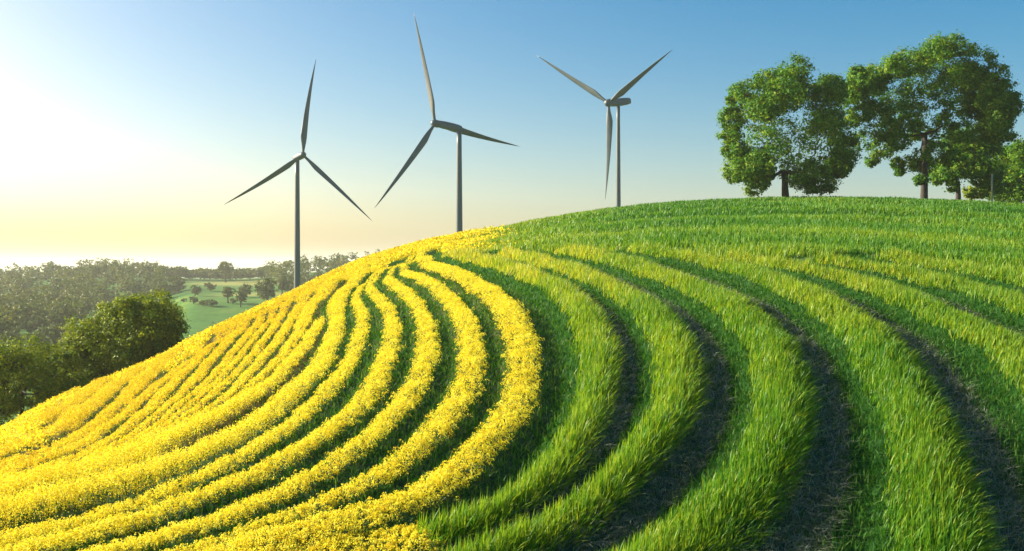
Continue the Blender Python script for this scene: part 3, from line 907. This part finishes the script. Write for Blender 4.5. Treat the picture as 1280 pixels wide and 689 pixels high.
wood_patch(300, 195, 345, 880, 985, 8, 13)
wood_patch(330, 335, 620, 640, 960, 10, 21, lambda u_, Y_: Y_ > 760 - (u_ - 335) * 0.9 + 20)
wood_patch(60, 352, 480, 640, 760, 9, 13)
tag(acc.build('far_wood', M_far), 'hazy far-off wood covering the ridges beyond the valley', 'wood', kind='stuff')

# ------------------------------------------------------------------ wind turbines
def turbine(label, Y, tower_u, hub, nac0, nac1, tips, L_px, tower_top_v, tower_r, signs, chord, pitch=16):
    """hub, nacelle ends and blade tips as traced; depths from the blade's own length"""
    sc = Y / F
    top = at(tower_u, tower_top_v, Y)
    bx, by = top[0], Y
    zb = float(land_z(bx, by)) - 0.5
    base = np.array([bx, by, zb])
    root = empty('wind_turbine', base, label, 'wind turbine', 'wind turbines behind the crest of the hill')
    hz = np.linspace(0, 1, 14)
    acc = Acc()
    tube(acc, np.stack([np.full(14, bx), np.full(14, by), zb + (top[2] - zb) * hz], 1), tower_r * sc * (1.75 - 0.75 * hz), 28)
    acc.build('tower', M_paint_backlit, root, True, off=base)
    # nacelle: rounded lofted housing, its axis running through the tower top
    dn = signs[3]
    p0 = at(*nac0, Y); p0[1] = Y + dn[0] * sc
    p1 = at(*nac1, Y); p1[1] = Y + dn[1] * sc
    ax = p1 - p0; Ln = np.linalg.norm(ax); ax /= Ln
    sd = np.cross(ax, (0, 0, 1)); sd /= np.linalg.norm(sd); up = np.cross(sd, ax)
    acc = Acc()
    st = [0, 0.02, 0.1, 0.3, 0.6, 0.85, 0.97, 1.0]
    rs = [0.55, 0.75, 0.9, 1.0, 1.0, 0.9, 0.72, 0.5]
    hn = signs[4] * sc
    n = 20
    aa = np.arange(n) * 2 * np.pi / n
    cs = np.sign(np.cos(aa)) * np.abs(np.cos(aa)) ** 0.6; sn = np.sign(np.sin(aa)) * np.abs(np.sin(aa)) ** 0.6
    V = np.concatenate([p0 + ax * Ln * s_ + np.outer(cs * hn * r_, sd) + np.outer(sn * hn * 0.92 * r_, up) for s_, r_ in zip(st, rs)])
    m = len(st)
    i = np.arange(m - 1)[:, None] * n; j = np.arange(n)[None]
    q = np.stack([i + j, i + (j + 1) % n, i + n + (j + 1) % n, i + n + j], -1).reshape(-1, 4)
    V = np.concatenate([V, [p0], [p1]])
    k_ = np.arange(n)
    tt = np.concatenate([np.stack([(k_ + 1) % n, k_, np.full(n, m * n)], -1), np.stack([(m - 1) * n + k_, (m - 1) * n + (k_ + 1) % n, np.full(n, m * n + 1)], -1)])
    acc.add(V, q, tt)
    acc.build('nacelle', M_paint_backlit, root, True, off=base)
    # hub with spinner nose
    hc = at(*hub, Y); hc[1] = p0[1]
    acc = Acc()
    tt_ = np.linspace(0, 1, 9)
    prof = np.sqrt(np.clip(1 - tt_ ** 2, 0, 1)) * 0.98 + 0.02
    hr = hn * 0.95
    pts = np.concatenate([[hc + ax * hr * 0.9], hc - np.outer(tt_, ax) * hr * 1.2])
    tube(acc, pts, np.concatenate([[hr * 0.98], hr * prof]), 18)
    acc.build('hub', M_paint_backlit, root, True, off=base)
    # blades: lofted aerofoils, widest a fifth of the way out, twisted and slightly bent
    for (tu, tv), sg in zip(tips, signs[:3]):
        dpx = np.array([tu - hub[0], tv - hub[1]])
        dl = math.sqrt(max(0, L_px ** 2 - (dpx ** 2).sum())) * sg
        tip = at(tu, tv, Y)
        # keep the traced direction while the tip stands nearer or farther than the hub
        Yt = hc[1] + dl * sc * 0.9
        tip = at(tu, tv, Yt)
        B = tip - hc; Lb = np.linalg.norm(B); bd = B / Lb
        tang = np.cross(bd, ax); tang /= np.linalg.norm(tang)
        thick = np.cross(tang, bd)
        # pitched so that its broad side shows as it does in the photograph
        best = min(range(0, 180, 6), key=lambda q_: abs(abs(float(np.dot(np.cross(bd, np.array([0, 1.0, 0])) / max(1e-6, np.linalg.norm(np.cross(bd, np.array([0, 1.0, 0])))), tang * math.cos(R(q_)) + thick * math.sin(R(q_))))) - 0.82))
        ns, nc = 22, 12
        rows_ = []
        for s_ in np.linspace(0.0, 1, ns):
            if s_ < 0.2:
                ch = chord * (0.42 + 0.58 * ss(np.array(s_), 0.04, 0.2))
            else:
                ch = chord * (1 - (s_ - 0.2) / 0.8) ** 0.85 * 0.97 + chord * 0.03
            tk = 0.42 * chord * (1 - 0.72 * ss(np.array(s_), 0.0, 0.45)) * (1 - 0.9 * s_) + 0.01 * chord
            tw = R(best) + R(pitch) * (1 - s_) ** 2
            a1 = np.arange(nc) * 2 * np.pi / nc
            ex, ey = np.cos(a1) * ch * 0.5 + ch * 0.12 * float(ss(np.array(s_), 0.05, 0.2)), np.sin(a1) * tk * 0.5
            cx_, cy_ = ex * math.cos(tw) - ey * math.sin(tw), ex * math.sin(tw) + ey * math.cos(tw)
            bend = -ax * Lb * 0.03 * s_ ** 2 + tang * Lb * 0.012 * math.sin(s_ * np.pi)
            rows_.append(hc + bd * Lb * s_ + bend * 1.0 + np.outer(cx_ * sc, tang) + np.outer(cy_ * sc, thick))
        V = np.concatenate(rows_)
        # the bend must not move the tip
        i = np.arange(ns - 1)[:, None] * nc; j = np.arange(nc)[None]
        q = np.stack([i + j, i + (j + 1) % nc, i + nc + (j + 1) % nc, i + nc + j], -1).reshape(-1, 4)
        V = np.concatenate([V, [V[-nc:].mean(0)]])
        k_ = np.arange(nc)
        acc = Acc()
        acc.add(V, q, np.stack([(ns - 1) * nc + k_, (ns - 1) * nc + (k_ + 1) % nc, np.full(nc, ns * nc)], -1))
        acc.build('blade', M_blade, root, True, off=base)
    return root

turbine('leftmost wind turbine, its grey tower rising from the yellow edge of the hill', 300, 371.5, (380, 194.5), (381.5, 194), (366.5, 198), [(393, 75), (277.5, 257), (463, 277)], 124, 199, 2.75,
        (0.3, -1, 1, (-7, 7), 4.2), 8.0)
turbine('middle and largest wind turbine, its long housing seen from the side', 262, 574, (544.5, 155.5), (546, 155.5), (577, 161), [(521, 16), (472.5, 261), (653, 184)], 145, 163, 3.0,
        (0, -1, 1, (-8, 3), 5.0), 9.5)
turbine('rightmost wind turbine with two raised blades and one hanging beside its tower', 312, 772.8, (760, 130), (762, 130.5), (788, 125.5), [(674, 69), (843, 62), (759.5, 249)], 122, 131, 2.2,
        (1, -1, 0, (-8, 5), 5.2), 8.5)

# ------------------------------------------------------------------ haze over the whole place
hm, t, out = new_mat('haze')
pv = t.nodes.new('ShaderNodeVolumePrincipled')
pv.inputs['Color'].default_value = (0.96, 0.97, 0.89, 1)
pv.inputs['Density'].default_value = 0.00015
pv.inputs['Anisotropy'].default_value = 0.2
t.links.new(pv.outputs[0], out.inputs['Volume'])
x0, x1, y0_, y1_, z0, z1 = -14500, 14500, -9500, 14500, -40, CZ + 74
V = np.array([(x_, y_, z_) for z_ in (z0, z1) for y_ in (y0_, y1_) for x_ in (x0, x1)], float)
hz_ = mesh_obj('haze', V, [np.array([(0, 2, 3, 1), (4, 5, 7, 6), (0, 1, 5, 4), (2, 6, 7, 3), (0, 4, 6, 2), (1, 3, 7, 5)])], hm)
tag(hz_, 'warm morning haze filling the valley', 'haze', kind='stuff')
print('verts', sum(len(o_.data.vertices) for o_ in bpy.data.objects if o_.type == 'MESH'))
